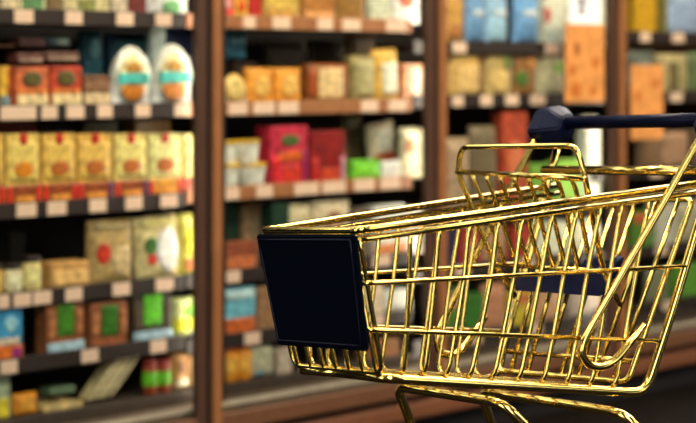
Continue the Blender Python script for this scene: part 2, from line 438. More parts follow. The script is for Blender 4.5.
# fifth shelf
g = 'goods on the fifth shelf of the left door'
P(0, 4, -18, 23, 309, 'carton', (60, 146, 190), 'blue box with orange foot at left end of the fifth shelf', 'carton', [('band', 0, 1, .0, .32, (226, 110, 40)), ('pic', .55, .85, .55, .85, (150, 196, 206)), ('pic', .72, .96, .06, .28, (150, 40, 110)), ('edge', .05, .9, .34, .46, (216, 196, 170))], group=g)
gl = ['brown pack with green panel and pale blue foot, beside the blue box', 'brown pack with dark green panel and no foot on the fifth shelf', 'dark pack with bright green panel and pale blue foot on the fifth shelf']
for q, (x0, x1, yt, c, gc) in enumerate([(46, 84, 300, (150, 88, 50), (66, 124, 34)), (90, 128, 302, (148, 84, 48), (50, 104, 24)), (132, 172, 291, (58, 48, 30), (92, 190, 30))]):
    pt = [('lab', .28, .74, .34 if q != 1 else .28, .94, gc), ('edge', .04, .2, .3, .8, (178, 110, 66) if q < 2 else (80, 60, 40)), ('edge', .8, .96, .3, .8, (178, 110, 66) if q < 2 else (70, 54, 34))]
    if q != 1: pt.append(('base', 0, 1, 0, .24, (160, 188, 200)))
    P(0, 4, x0, x1, yt, 'carton', c, gl[q], 'food pack', pt, group=g)
P(0, 4, 174, 214, 297, 'pouch', (206, 214, 140), 'lime and yellow bag beside the first mullion on the fifth shelf', 'pouch', [('pic', .25, .85, .5, .85, (126, 196, 40)), ('band', .02, .5, .18, .5, (240, 224, 40)), ('band', .4, .95, .02, .2, (232, 232, 210))], group=g)
# bottom deck
g = 'goods on the bottom deck of the left door'
P(0, 5, -16, 11, 376, 'carton', (160, 172, 140), 'pale green-grey carton at left end of the bottom deck', 'carton', [('edge', .55, .9, .0, .45, (226, 196, 40))], d=0.08, dn=0.02, group=g)
P(0, 5, 16, 40, 394, 'pouch', (232, 142, 36), 'orange bag at left end of the bottom deck', 'pouch', patches=[('pic', .2, .8, .2, .7, (240, 160, 60))], d=0.07, group=g)
P(0, 5, 44, 84, 404, 'carton', (206, 176, 116), 'long flat tan tray lying on the bottom deck', 'tray', d=0.16, group=g, name='food_tray')
P(0, 5, 50, 76, 387, 'carton', (92, 110, 84), 'dull green box resting on the long flat tan tray', 'carton', d=0.09, dn=0.03, lift=0.036, group=g)
for q in range(4):
    s = spx(112 + q * 7, PR_N); 
    o = pack('flat_carton', 'carton', 0.18, 0.012, 0.05, [(196, 176, 126), (170, 150, 100), (206, 186, 136), (120, 112, 84)][q], [('edge', 0.02, .98, .1, .9, (214, 196, 150))])
    put(o, s, DECKZ + 0.069, PR_N - 0.040 - 0.002 * q, 0, -0.80, 0)
    tag(o, ['flat pale carton leaning at the front left of the slanted stack on the bottom deck', 'second flat carton of the slanted stack on the bottom deck', 'third flat carton of the slanted stack on the bottom deck', 'rearmost greenish flat carton of the slanted stack, nearest the green jars'][q], 'carton', g)
for q, (x0, x1) in enumerate([(147, 159), (160, 173)]):
    place(lambda w, h, d: jar('food_jar', w, h, (150, 60, 30), (140, 40, 30), (104, 186, 36)), 0, 5, x0, x1, 360, 0.06,
          ['left of two red-lidded jars with bright green labels on the bottom deck', 'right of two red-lidded jars with bright green labels on the bottom deck'][q], 'jar', 'green labelled jars')
P(0, 5, 175, 190, 352, 'pouch', (190, 140, 80), 'brown and cream pouch right of the green jars on the bottom deck', 'pouch', [('pic', .2, .8, .4, .8, (130, 80, 36)), ('band', .1, .9, .1, .3, (226, 210, 180))], group=g)
P(0, 5, 192, 212, 354, 'pouch', (214, 190, 150), 'pale cream pouch beside the first mullion on the bottom deck', 'pouch', [('pic', .2, .7, .3, .6, (180, 120, 60))], group=g)

# ---- middle door
g = 'packs on the top shelf of the middle door'
P(1, 0, 222, 234, -12, 'carton', (226, 70, 66), 'red carton at left end of the top shelf ' + MID, 'carton', [('pic', .2, .8, .3, .7, (236, 150, 140))], group=g)
P(1, 0, 235, 248, -14, 'carton', (222, 170, 60), 'yellow carton with orange spot on the top shelf ' + MID, 'carton', [('pic', .2, .8, .2, .6, (206, 70, 30))], group=g)
P(1, 0, 249, 262, -14, 'carton', (176, 40, 34), 'dark red carton on the top shelf ' + MID, 'carton', group=g)
P(1, 0, 264, 300, -10, 'carton', (206, 170, 80), 'wide mustard box on the top shelf ' + MID, 'carton', [('band', .03, .97, .1, .4, (186, 140, 66))], group=g)
P(1, 0, 302, 336, -10, 'carton', (170, 110, 50), 'amber brown box on the top shelf ' + MID, 'carton', [('band', .04, .96, .05, .3, (206, 150, 90))], group=g)
P(1, 0, 338, 368, -12, 'loaf', (142, 100, 44), 'olive brown loaf on the top shelf ' + MID, 'loaf', group=g)
P(1, 0, 370, 392, -14, 'carton', (196, 198, 170), 'pale green carton on the top shelf ' + MID, 'carton', group=g)
P(1, 0, 393, 420, -16, 'carton', (232, 224, 210), 'white carton with red flash on the top shelf ' + MID, 'carton', [('pic', .2, .8, .4, .9, (206, 80, 40))], group=g)
g = 'goods on the second shelf of the middle door'
P(1, 1, 228, 248, 29, 'pouch', (64, 132, 160), 'blue pouch standing high at left end of the second shelf ' + MID, 'pouch', [('band', .1, .9, .5, .7, (110, 176, 196))], d=0.05, dn=0.10, lift=0.14, group=g)
P(1, 1, 234, 258, 62, 'carton', (60, 44, 34), 'dark brown box under the blue pouch on the second shelf', 'carton', d=0.1, dn=0.09, group=g)
o_ = place(lambda w, h, d: pack('cheese_round', 'egg', w, h, d, (224, 176, 96), [('pic', .14, .86, .14, .86, (230, 190, 116))]), 1, 1, 224, 248, 74, 0.04, 'round cream cheese pack standing at left end of the second shelf ' + MID, 'cheese', g)
for q, (x0, x1) in enumerate([(249, 275), (277, 303)]):
    P(1, 1, x0, x1, 68, 'loaf', (232, 146, 48), ['left of two orange wrapped loaves, beside the round cheese pack', 'right of two orange wrapped loaves, left of the toast loaf'][q], 'loaf', [('pic', .2, .8, .2, .8, (240, 172, 88))], d=0.08, group='orange wrapped loaves')
P(1, 1, 310, 351, 64, 'loaf', (146, 78, 30), 'brown-edged toast loaf with cream face on the second shelf', 'loaf', [('lab', .2, .8, .12, .9, (220, 184, 128)), ('edge', .02, .14, .2, .8, (170, 80, 26))], d=0.10, group=g)
P(1, 1, 353, 377, 56, 'loaf', (140, 124, 74), 'olive wrapped loaf on the second shelf, right of the toast loaf', 'loaf', [('lab', .14, .86, .14, .88, (166, 154, 106))], d=0.10, group=g)
P(1, 1, 379, 402, 49, 'pouch', (222, 170, 74), 'tilted yellow bag with white front on the second shelf', 'pouch', [('lab', .2, .85, .16, .74, (236, 228, 196))], d=0.09, ry=-0.07, group=g)
P(1, 1, 404, 426, 64, 'carton', (216, 152, 112), 'salmon carton beside the second mullion on the second shelf', 'carton', [('band', .3, .9, .1, .9, (232, 196, 170))], group=g)
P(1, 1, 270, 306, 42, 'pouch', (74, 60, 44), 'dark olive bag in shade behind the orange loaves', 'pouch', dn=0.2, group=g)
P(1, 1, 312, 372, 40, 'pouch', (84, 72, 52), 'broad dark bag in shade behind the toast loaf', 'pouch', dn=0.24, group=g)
P(1, 1, 352, 378, 34, 'loaf', (110, 84, 52), 'brown loaf lying behind the olive wrapped loaf', 'loaf', d=0.08, dn=0.105, group=g)
g = 'white cups with yellow lids'
cl = ['lower left white cup with yellow lid beside the first mullion', 'lower right white cup with yellow lid, next to the pink-red box', 'upper left white cup with yellow lid, stacked beside the first mullion', 'upper right white cup with yellow lid, stacked next to the pink-red box']
for q, (x0, x1, yt, lf) in enumerate([(218, 242, 164, 0), (244, 268, 163, 0), (218, 240, 141, 0.072), (240, 262, 140, 0.072)]):
    place(lambda w, h, d: tub('yoghurt_cup', w, h, (236, 226, 204), (222, 172, 46), None), 1, 2, x0, x1, yt, 0.08, cl[q], 'cup', g, lift=lf)
g = 'goods on the third shelf of the middle door'
P(1, 2, 270, 308, 126, 'carton', (190, 44, 66), 'pink-red box with orange and green print on the third shelf', 'carton', [('pic', .28, .78, .66, .86, (70, 90, 40)), ('band', .2, .85, .42, .58, (216, 98, 40)), ('edge', .04, .2, .04, .5, (226, 40, 44)), ('band', .3, .8, .06, .36, (200, 52, 36)), ('edge', .84, .97, .05, .6, (150, 30, 80))], d=0.12, group=g)
P(1, 2, 310, 346, 131, 'carton', (132, 20, 18), 'dark crimson box beside the pink-red box on the third shelf', 'carton', [('edge', .02, .2, .04, .5, (196, 34, 32)), ('band', .3, .8, .04, .3, (186, 62, 30)), ('edge', .84, .98, .05, .5, (176, 120, 130))], d=0.12, group=g)
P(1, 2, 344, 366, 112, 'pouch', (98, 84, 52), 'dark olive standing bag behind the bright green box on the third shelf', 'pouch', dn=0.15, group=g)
P(1, 2, 351, 381, 160, 'carton', (104, 186, 44), 'bright green low box on the third shelf ' + MID, 'carton', [('band', .1, .9, .3, .8, (122, 204, 50))], d=0.08, group=g)
P(1, 2, 372, 400, 122, 'pouch', (196, 180, 148), 'tilted grey-white bag with brick red foot on the third shelf', 'pouch', [('band', .12, .88, .12, .3, (168, 66, 30)), ('lab', .2, .8, .34, .86, (222, 214, 190))], d=0.06, dn=0.07, lift=0.04, ry=-0.12, group=g)
P(1, 2, 382, 401, 161, 'carton', (230, 224, 210), 'low white box in front of the grey-white bag on the third shelf', 'carton', d=0.06, group=g)
P(1, 2, 403, 426, 128, 'pouch', (206, 196, 160), 'pale bag beside the second mullion on the third shelf', 'pouch', d=0.06, patches=[('pic', .1, .5, .5, .8, (190, 120, 80))], group=g)
g = 'goods on the fourth shelf of the middle door'
P(1, 3, 222, 240, 206, 'carton', (36, 60, 40), 'dark green carton at left end of the fourth shelf ' + MID, 'carton', d=0.08, dn=0.1, group=g)
P(1, 3, 224, 258, 242, 'carton', (140, 72, 46), 'rust box low at left end of the fourth shelf ' + MID, 'carton', [('band', .05, .95, .1, .5, (190, 104, 60))], group=g)
P(1, 3, 246, 270, 202, 'pouch', (190, 150, 104), 'beige pouch behind the rust box on the fourth shelf', 'pouch', [('pic', .2, .8, .4, .8, (206, 176, 130))], dn=0.1, group=g)
P(1, 3, 272, 290, 204, 'carton', (26, 52, 36), 'dark bottle-green carton between two pale pouches on the fourth shelf', 'carton', group=g)
P(1, 3, 291, 314, 204, 'pouch', (196, 180, 140), 'pale tan pouch on the fourth shelf, right of the bottle-green carton', 'pouch', group=g)
P(1, 3, 316, 352, 201, 'loaf', (206, 186, 150), 'cream pack with brown ring picture on the fourth shelf', 'loaf', [('pic', .22, .78, .3, .84, (124, 72, 40)), ('pic', .36, .64, .44, .70, (196, 160, 120))], group=g)
P(1, 3, 354, 372, 208, 'carton', (104, 88, 70), 'grey-brown carton on the fourth shelf left of the white cartons', 'carton', group=g)
P(1, 3, 374, 406, 205, 'carton', (226, 218, 204), 'white carton with orange foot on the fourth shelf, seen through the cart', 'carton', [('band', 0, 1, .02, .25, (216, 128, 62)), ('band', 0, 1, .48, .62, (120, 110, 100))], group=g)
P(1, 3, 407, 428, 208, 'carton', (206, 196, 180), 'pale grey carton beside the second mullion on the fourth shelf', 'carton', group=g)
g = 'goods on the fifth shelf of the middle door'
P(1, 4, 224, 256, 288, 'carton', (110, 176, 192), 'light blue box with orange foot on the fifth shelf ' + MID, 'carton', [('band', 0, 1, .0, .38, (196, 96, 44)), ('band', .05, .95, .78, .96, (190, 214, 214))], group=g)
P(1, 4, 258, 284, 286, 'carton', (150, 110, 76), 'tan box on the fifth shelf behind the black front panel', 'carton', group=g)
P(1, 4, 366, 384, 284, 'carton', (226, 196, 164), 'peach carton on the fifth shelf just right of the black panel', 'carton', group=g)
P(1, 4, 385, 412, 290, 'carton', (222, 216, 204), 'white box on the fifth shelf seen through the cart front', 'carton', [('band', 0, 1, .0, .3, (150, 140, 130))], group=g)
g = 'goods on the bottom deck of the middle door'
for q, (x0, x1, yt) in enumerate([(225, 239, 346), (239, 253, 344)]):
    place(lambda w, h, d: jar('food_jar', w, h, (232, 140, 36), (190, 90, 26), (240, 164, 66)), 1, 5, x0, x1, yt, 0.06,
          ['left of two orange jars on the bottom deck beside the first mullion', 'right of two orange jars on the bottom deck beside the first mullion'][q], 'jar', 'orange jars')
P(1, 5, 254, 276, 344, 'pouch', (176, 170, 140), 'grey-green bag right of the orange jars on the bottom deck', 'pouch', [('pic', .1, .5, .02, .2, (90, 150, 170))], group=g)
P(1, 5, 278, 292, 348, 'carton', (190, 170, 150), 'pale carton right of the grey-green bag on the bottom deck', 'carton', group=g)
P(1, 5, 366, 400, 340, 'carton', (150, 96, 50), 'amber carton on the bottom deck seen under the lower side bar', 'carton', group=g)

# ---- right door
g = 'blue packs on the top shelf of the right door'
for q, (x0, x1) in enumerate([(468, 486), (488, 509), (516, 541)]):
    P(2, 0, x0, x1, -14, 'pouch', [(112, 150, 190), (146, 180, 206), (110, 158, 204)][q], ['first and narrowest of three blue packs, next to the tan bag', 'palest blue pack, middle of the three', 'third blue pack, widest, right of the gap'][q] + ' on the top shelf', 'pouch',
      [('lab', .12, .9, .08, .44, [(92, 132, 170), (150, 186, 206), (96, 140, 184)][q]), ('band', .3, .9, .5, .6, (206, 214, 220))], d=0.07, group=g)
g = 'goods on the top shelf of the right door'
P(2, 0, 446, 466, -8, 'pouch', (196, 146, 74), 'tan bag at left end of the top shelf ' + RGT, 'pouch', [('pic', .2, .8, .1, .4, (170, 110, 60))], group=g)
P(2, 0, 543, 568, -10, 'carton', (226, 222, 196), 'cream carton with red corner left of the white notice', 'carton', [('pic', .0, .3, .4, .7, (190, 80, 70)), ('band', .1, .95, .02, .3, (190, 200, 190))], group=g)
P(2, 0, 570, 606, -10, 'carton', (216, 210, 190), 'pale carton behind the white notice on the top shelf', 'carton', group=g)
g = 'goods on the second shelf of the right door'
P(2, 1, 450, 485, 52, 'loaf', (206, 164, 92), 'tan wrapped loaf at left end of the second shelf ' + RGT, 'loaf', [('lab', .2, .84, .1, .7, (220, 178, 112)), ('edge', .86, .98, .1, .9, (120, 74, 36))], group=g)
P(2, 1, 487, 514, 52, 'loaf', (188, 160, 98), 'olive-tan wrapped loaf, second on the second shelf ' + RGT, 'loaf', [('pic', .2, .8, .1, .6, (214, 178, 108)), ('pic', .6, .95, .6, .95, (110, 120, 60))], group=g)
P(2, 1, 516, 540, 54, 'pouch', (150, 104, 56), 'brown bag with green leaf print on the second shelf ' + RGT, 'pouch', [('pic', .02, .5, .25, .6, (72, 110, 40)), ('pic', .5, .95, .6, .95, (190, 130, 70))], group=g)
P(2, 1, 542, 566, 52, 'pouch', (214, 206, 160), 'pale bag with lime flash left of the orange notice', 'pouch', [('pic', .5, .95, .5, .78, (150, 206, 70))], group=g)
P(2, 1, 568, 600, 56, 'carton', (196, 180, 150), 'beige carton behind the orange notice on the second shelf', 'carton', group=g)
g = 'goods on the third shelf of the right door'
P(2, 2, 450, 472, 138, 'pouch', (168, 140, 110), 'beige bag at left end of the third shelf ' + RGT, 'pouch', group=g)
P(2, 2, 474, 500, 126, 'pouch', (110, 94, 70), 'grey-brown bag behind the folded child seat on the third shelf', 'pouch', group=g)
P(2, 2, 502, 528, 112, 'carton', (176, 70, 42), 'brick red carton under the handle end on the third shelf', 'carton', [('pic', .2, .8, .3, .7, (206, 110, 70))], group=g)
P(2, 2, 530, 556, 164, 'carton', (110, 160, 50), 'green carton left of the lime box on the third shelf', 'carton', group=g)
P(2, 2, 557, 582, 160, 'carton', (150, 206, 66), 'lime box on the third shelf seen through the folded child seat', 'carton', [('band', .05, .95, .1, .5, (166, 220, 90))], group=g)
P(2, 2, 583, 604, 116, 'pouch', (230, 224, 200), 'white bag beside the third mullion on the third shelf', 'pouch', group=g)
g = 'goods on the fourth shelf of the right door'
P(2, 3, 446, 458, 226, 'carton', (44, 40, 66), 'dark purple carton at left end of the fourth shelf ' + RGT, 'carton', group=g)
P(2, 3, 459, 482, 228, 'carton', (150, 46, 46), 'dark red carton on the fourth shelf, right of the purple one', 'carton', [('pic', .2, .8, .3, .7, (190, 100, 90))], group=g)
P(2, 3, 484, 510, 224, 'pouch', (176, 130, 100), 'peach bag on the fourth shelf ' + RGT, 'pouch', group=g)
P(2, 3, 512, 534, 226, 'carton', (166, 50, 36), 'brick red carton on the fourth shelf, right of the peach bag', 'carton', group=g)
P(2, 3, 536, 566, 222, 'carton', (226, 220, 190), 'white carton on the fourth shelf seen through the side wires', 'carton', group=g)
P(2, 3, 568, 604, 220, 'pouch', (220, 214, 180), 'pale cream bag beside the third mullion on the fourth shelf', 'pouch', group=g)
g = 'goods on the fifth shelf of the right door'
P(2, 4, 436, 462, 290, 'carton', (76, 120, 44), 'green carton at left end of the fifth shelf ' + RGT, 'carton', [('band', .05, .95, .6, .95, (190, 130, 110))], group=g)
P(2, 4, 464, 484, 294, 'carton', (58, 112, 40), 'darker green carton, second on the fifth shelf ' + RGT, 'carton', group=g)
P(2, 4, 486, 508, 284, 'pouch', (190, 130, 96), 'peach bag on the fifth shelf ' + RGT, 'pouch', group=g)
P(2, 4, 510, 534, 292, 'carton', (206, 180, 50), 'yellow carton on the fifth shelf ' + RGT, 'carton', [('band', .05, .95, .65, .95, (196, 110, 60))], group=g)
P(2, 4, 536, 566, 282, 'pouch', (200, 150, 110), 'salmon bag on the fifth shelf under the child seat plate', 'pouch', group=g)
P(2, 4, 568, 602, 284, 'carton', (150, 130, 110), 'grey-tan carton beside the third mullion on the fifth shelf', 'carton', group=g)

# ---- far right door
g = 'goods behind the far right door'
P(3, 0, 634, 657, -6, 'carton', (200, 150, 34), 'mustard yellow carton on the top shelf ' + FAR, 'carton', group=g)
P(3, 0, 659, 668, -4, 'carton', (110, 100, 50), 'olive carton between the mustard and the blue packs on the top shelf', 'carton', group=g)
P(3, 0, 669, 704, -6, 'pouch', (150, 168, 196), 'pale blue bag on the top shelf ' + FAR, 'pouch', group=g)
P(3, 1, 632, 658, 50, 'pouch', (90, 92, 80), 'dark grey bag above the lower orange notice on the second shelf', 'pouch', [('pic', .2, .8, .3, .8, (120, 124, 116))], group=g)
P(3, 1, 660, 690, 54, 'loaf', (176, 156, 110), 'olive-cream loaf on the second shelf ' + FAR, 'loaf', [('lab', .3, .6, .1, .8, (110, 96, 60))], group=g)
P(3, 1, 692, 716, 52, 'pouch', (96, 110, 70), 'green-grey bag at the right photo edge on the second shelf', 'pouch', group=g)
P(3, 2, 640, 664, 134, 'pouch', (136, 104, 76), 'brown bag on the third shelf ' + FAR, 'pouch', group=g)
P(3, 2, 666, 692, 132, 'pouch', (170, 130, 100), 'pinkish tan bag on the third shelf ' + FAR, 'pouch', group=g)
P(3, 2, 694, 716, 128, 'carton', (110, 90, 70), 'grey-brown carton at the right photo edge on the third shelf', 'carton', group=g)
P(3, 3, 632, 654, 212, 'carton', (86, 126, 46), 'green carton on the fourth shelf ' + FAR, 'carton', [('band', .05, .95, .7, .95, (196, 90, 50))], group=g)
P(3, 3, 656, 676, 204, 'carton', (190, 184, 164), 'grey-white carton on the fourth shelf ' + FAR, 'carton', group=g)
P(3, 3, 678, 704, 202, 'pouch', (170, 160, 130), 'pale olive bag on the fourth shelf at the right photo edge', 'pouch', group=g)
P(3, 4, 650, 672, 268, 'pouch', (120, 120, 90), 'grey-olive bag on the fifth shelf ' + FAR, 'pouch', group=g)
P(3, 4, 676, 706, 264, 'carton', (98, 150, 50), 'bright green carton on the fifth shelf at the right photo edge', 'carton', group=g)

# ---- notices on the door glass
def notice(name, x0, x1, y0, y1, m, label, marks):
    n = 0.003
    s0, z1 = fr(x0, y0, n); s1, _ = fr(x1, y0, n); z0 = fr((x0 + x1) / 2, y1, n)[1]
    z1 = fr((x0 + x1) / 2, y0, n)[1]
    o = obj(name, box((-(s1 - s0) / 2, -0.001, 0), ((s1 - s0) / 2, 0.001, z1 - z0)), m, None, False)
    put(o, (s0 + s1) / 2, z0, n - 0.0 )
    tag(o, label, 'notice', 'notices stuck on the door glass')
    for (nm, u0, u1, v0, v1, mm, rr) in marks:
        w = s1 - s0; h = z1 - z0
        bm = bmesh.new()
        a = 16
        if rr:
            ring = [bm.verts.new((((u0 + u1) / 2 - .5 + (u1 - u0) / 2 * math.cos(2 * PI * k / a)) * w, -0.0016, ((v0 + v1) / 2 + (v1 - v0) / 2 * math.sin(2 * PI * k / a)) * h)) for k in range(a)]
            bm.faces.new(ring)
            r = bmesh.ops.extrude_face_region(bm, geom=list(bm.faces))
            for e in r['geom']:
                if isinstance(e, bmesh.types.BMVert): e.co.y += 0.0007
        else:
            add_box(bm, ((u0 - .5) * w, -0.0016, v0 * h), ((u1 - .5) * w, -0.0009, v1 * h))
        obj(nm, bm, mm, o, False)
    return o
ORANGE = mat((204, 136, 70), rough=0.55, noise=0.25, scale=22)
BLOT = mat((140, 76, 30), rough=0.55, noise=0.2, scale=40)
BLOT2 = mat((178, 98, 30), rough=0.55, noise=0.2, scale=40)
INK = mat((40, 38, 40), rough=0.6)
notice('paper_notice', 569, 600, -22, 24, mat((240, 240, 236), rough=0.6, noise=0.03), 'white paper notice with black marks at top of the right door',
       [('printed_mark', .24, .56, .40, .54, INK, True), ('printed_mark', .28, .50, .22, .36, INK, True), ('printed_mark', .24, .56, .76, .90, INK, True), ('printed_mark', .30, .50, .62, .70, INK, True)])
notice('paper_notice', 565, 604, 24, 102, ORANGE, 'orange notice with brown blotches directly below the white notice',
       [('printed_mark', .22, .36, .58, .78, BLOT, True), ('printed_mark', .68, .86, .42, .58, BLOT2, True), ('printed_mark', .08, .26, .34, .48, BLOT2, True), ('printed_mark', .12, .4, .06, .26, BLOT2, True), ('printed_mark', .62, .78, .08, .22, BLOT2, True)])
notice('paper_notice', 631, 663, 65, 139, ORANGE, 'lower orange notice crossed by the cart handle, right of the third mullion',
       [('printed_mark', .1, .3, .5, .66, BLOT2, True), ('printed_mark', .55, .75, .2, .36, BLOT2, True), ('printed_mark', .6, .9, .7, .8, BLOT2, True)])

# ------------------------------------------------------------------ floor
def tile_mat():
    m = bpy.data.materials.new('floor_tiles'); m.use_nodes = True
    nt = m.node_tree; b = nt.nodes['Principled BSDF']
    tc = nt.nodes.new('ShaderNodeTexCoord'); br = nt.nodes.new('ShaderNodeTexBrick')
    br.offset = 0.0; br.inputs['Scale'].default_value = 1.0
    br.inputs['Brick Width'].default_value = 0.4; br.inputs['Row Height'].default_value = 0.4; br.inputs['Mortar Size'].default_value = 0.004
    br.inputs['Color1'].default_value = lin((17, 12, 9)) + [1]; br.inputs['Color2'].default_value = lin((15, 11, 8)) + [1]; br.inputs['Mortar'].default_value = lin((14, 10, 8)) + [1]
    nt.links.new(tc.outputs['Object'], br.inputs['Vector']); nt.links.new(br.outputs['Color'], b.inputs['Base Color'])
    b.inputs['Roughness'].default_value = 0.6; b.inputs['Specular IOR Level'].default_value = 0.05
    return m
fl = obj('floor', box((-6, -5, -0.05), (9, 10, 0)), tile_mat(), None, False); fl['kind'] = 'structure'

# ------------------------------------------------------------------ the golden shopping cart
# cart frame: l towards the handle, t towards the refrigerator side, h up; O is the middle of the front rim
CO = Vector((-0.0610, 2.7654, CAMZ - 0.2467)); RHO = -0.0715; PHI = math.radians(52)
cv = Vector((math.sin(PHI), math.cos(PHI), 0)); cu0 = Vector((-math.cos(PHI), math.sin(PHI), 0)); UP = Vector((0, 0, 1))
cu = cu0 * math.cos(RHO) + UP * math.sin(RHO); cup = UP * math.cos(RHO) - cu0 * math.sin(RHO)
YAW = math.atan2(cv.y, cv.x)
mid = CO + cv * 0.35; ROOT = Vector((mid.x, mid.y, 0))
INV = Matrix.Rotation(-YAW, 3, 'Z')
def wl(P): return INV @ (Vector(P) - ROOT)
def C(l, t, h): return wl(CO + cv * l + cu * t + cup * h)
L = 0.70; WF, WR, HR = 0.2468, 0.3953, 0.0427
L1, H1, WF1, L2, H2, WR1 = 0.0435, 0.2191, 0.2340, 0.5339, 0.2935, 0.3662
def rim_h(l): return HR * l / L
def bot_h(l): return -H1 + (l - L1) / (L2 - L1) * (H1 - H2)
def hw(l, h):
    a = WF / 2 + (WR - WF) / 2 * l / L; b = WF1 / 2 + (WR1 - WF1) / 2 * (l - L1) / (L2 - L1)
    f = (rim_h(l) - h) / (rim_h(l) - bot_h(l)); return a + (b - a) * f
def CT(l, t, h): return C(l, t, h + 0.032 * t)
def side(l, h, sg, out=0.0): return C(l, sg * (hw(l, h) + out), h)
cart = empty('shopping_cart', ROOT, YAW)
tag(cart, 'golden wire shopping cart with navy handle and black front panel standing before the refrigerator', 'shopping cart')
RW = 0.0038
# rims
def ring(dh, inset):
    p = [side(0.735, rim_h(0.735) + dh, -1, -inset), side(0.0, dh, -1, -inset), side(0.0, dh, 1, -inset), side(0.735, rim_h(0.735) + dh, 1, -inset)]
    return fillet(p, 0.018)
obj('rim', tube(ring(0, 0), 0.0064, 12), GOLD, cart)
obj('rim_rail', tube(ring(-0.0145, 0.004), 0.0052, 12), GOLD, cart)
# U-shaped side wires
TOPL = [0.005, 0.096, 0.149, 0.205, 0.261, 0.308, 0.368, 0.418, 0.468, 0.512, 0.570]
BOTL = [0.044, 0.080, 0.117, 0.157, 0.198, 0.241, 0.289, 0.336, 0.382, 0.428, 0.476]
MIDL = [0.018, 0.092, 0.139, 0.193, 0.244, 0.288, 0.340, 0.386, 0.433, 0.480, 0.535]
for a, m_, b in zip(TOPL, MIDL, BOTL):
    hm = -0.08 - 0.02 * m_
    half = []
    def sidepts(sg):
        return [side(a, rim_h(a) - 0.012, sg, -0.004), side(a + (m_ - a) * .5, (rim_h(a) - 0.012 + hm) / 2, sg, -0.004), side(m_, hm, sg, -0.004), side((m_ + b) / 2, (hm + bot_h(b)) / 2, sg, -0.004)]
    p = sidepts(-1) + [side(b, bot_h(b) + 0.003, -1, -0.004), side(b, bot_h(b) + 0.003, 1, -0.004)] + sidepts(1)[::-1]
    obj('side_wire', tube(fillet(p, 0.022, 5), RW, 8), GOLD, cart)
# horizontal bars round front and sides
def bar(h0, h1, l0, l1):
    p = [side(l1, h1, -1, 0.003), side(l0, h0, -1, 0.003), side(l0, h0, 1, 0.003), side(l1, h1, 1, 0.003)]
    return fillet(p, 0.016)
obj('side_bar', tube(bar(-0.079, -0.094, 0.008, 0.634), RW, 10), GOLD, cart)
obj('side_bar', tube(bar(-0.148, -0.212, 0.014, 0.568), RW, 10), GOLD, cart)
# front wires running on along the basket floor
for k in range(7):
    f = -0.85 + 1.7 * k / 6
    p = [C(0.002, f * hw(0, 0), -0.012), C(0.0435, f * hw(L1, -H1), -H1 - 0.004), C(0.50, f * hw(0.5, bot_h(0.5)) * 0.98, bot_h(0.5) - 0.004)]
    obj('front_wire', tube(fillet(p, 0.02, 5), RW, 8), GOLD, cart)
# rear corner rods: handle, down the corner, then forward under the floor edge
for sg in (-1, 1):
    p = [side(0.742, 0.128, sg, -0.004), side(0.70, 0.035, sg), side(0.60, -0.167, sg), side(0.537, -0.2945, sg, -0.004), side(0.048, -0.2235, sg, -0.006), C(0.048, 0, -0.2215)]
    obj('corner_rod', tube(fillet(p, 0.03, 8), 0.0076, 12), GOLD, cart)
# handle brackets ending in J hooks on both sides
J = [(0.7125, 0.158), (0.669, 0.110), (0.590, 0.019), (0.506, -0.077), (0.421, -0.177), (0.403, -0.201), (0.3985, -0.220), (0.410, -0.236), (0.436, -0.243), (0.462, -0.236), (0.480, -0.223), (0.529, -0.183)]
for sg in (-1, 1):
    p = [side(l, h, sg, 0.011) for (l, h) in J]
    obj('handle_bracket', tube(fillet(p, 0.012, 3), 0.0068, 12), GOLD, cart)
# rear gate
obj('cross_bar', tube([CT(0.705, -0.205, 0.068), CT(0.705, 0.205, 0.068)], 0.0085, 12), GOLD, cart)
gl0, gh0, gl1, gh1 = 0.680, 0.016, 0.520, -0.276
p = [C(gl0, -0.178, gh0), C(gl1, -0.158, gh1), C(gl1, 0.158, gh1), C(gl0, 0.178, gh0)]
gate = obj('rear_gate', tube(fillet([p[0].lerp(p[3], .5), p[0], p[1], p[2], p[3], p[0].lerp(p[3], .499)], 0.018, 6), 0.0052, 10), GOLD, cart)
for k in range(7):
    f = -0.78 + 1.56 * k / 6
    obj('gate_wire', tube([C(gl0, f * 0.19, gh0 + 0.004), C(gl1 + 0.002, f * 0.158, gh1)], 0.0042, 8), GOLD, gate)
obj('gate_bar', tube([C(0.539, -0.163, -0.244), C(0.539, 0.163, -0.244)], 0.0044, 8), GOLD, gate)
# folded child seat: back frame
fw = 0.140
p = [CT(0.545, -0.128, -0.15), CT(0.503, -0.132, -0.091), CT(0.450, -0.154, 0.064), CT(0.446, -0.142, 0.118), CT(0.446, 0.142, 0.118), CT(0.447, 0.154, 0.074), CT(0.503, 0.132, -0.091), CT(0.545, 0.128, -0.15)]
seat = obj('seat_back', tube(fillet(p, 0.022, 6), 0.0050, 10), GOLD, cart)
obj('seat_back_bar', tube([CT(0.448, 0.158, 0.074), CT(0.448, -0.156, 0.064)], 0.0048, 10), GOLD, seat)
obj('seat_back_bar', tube([CT(0.503, 0.132, -0.091), CT(0.503, -0.132, -0.091)], 0.0040, 8), GOLD, seat)
for k in range(8):
    f = -0.80 + 1.6 * k / 7
    p = [CT(0.449, f * 0.154, 0.069 + 0.005 * f), CT(0.462, f * 0.150, 0.045), CT(0.505, f * 0.130, -0.095)]
    obj('seat_back_wire', tube(fillet(p, 0.02, 4), 0.0040, 8), GOLD, seat)
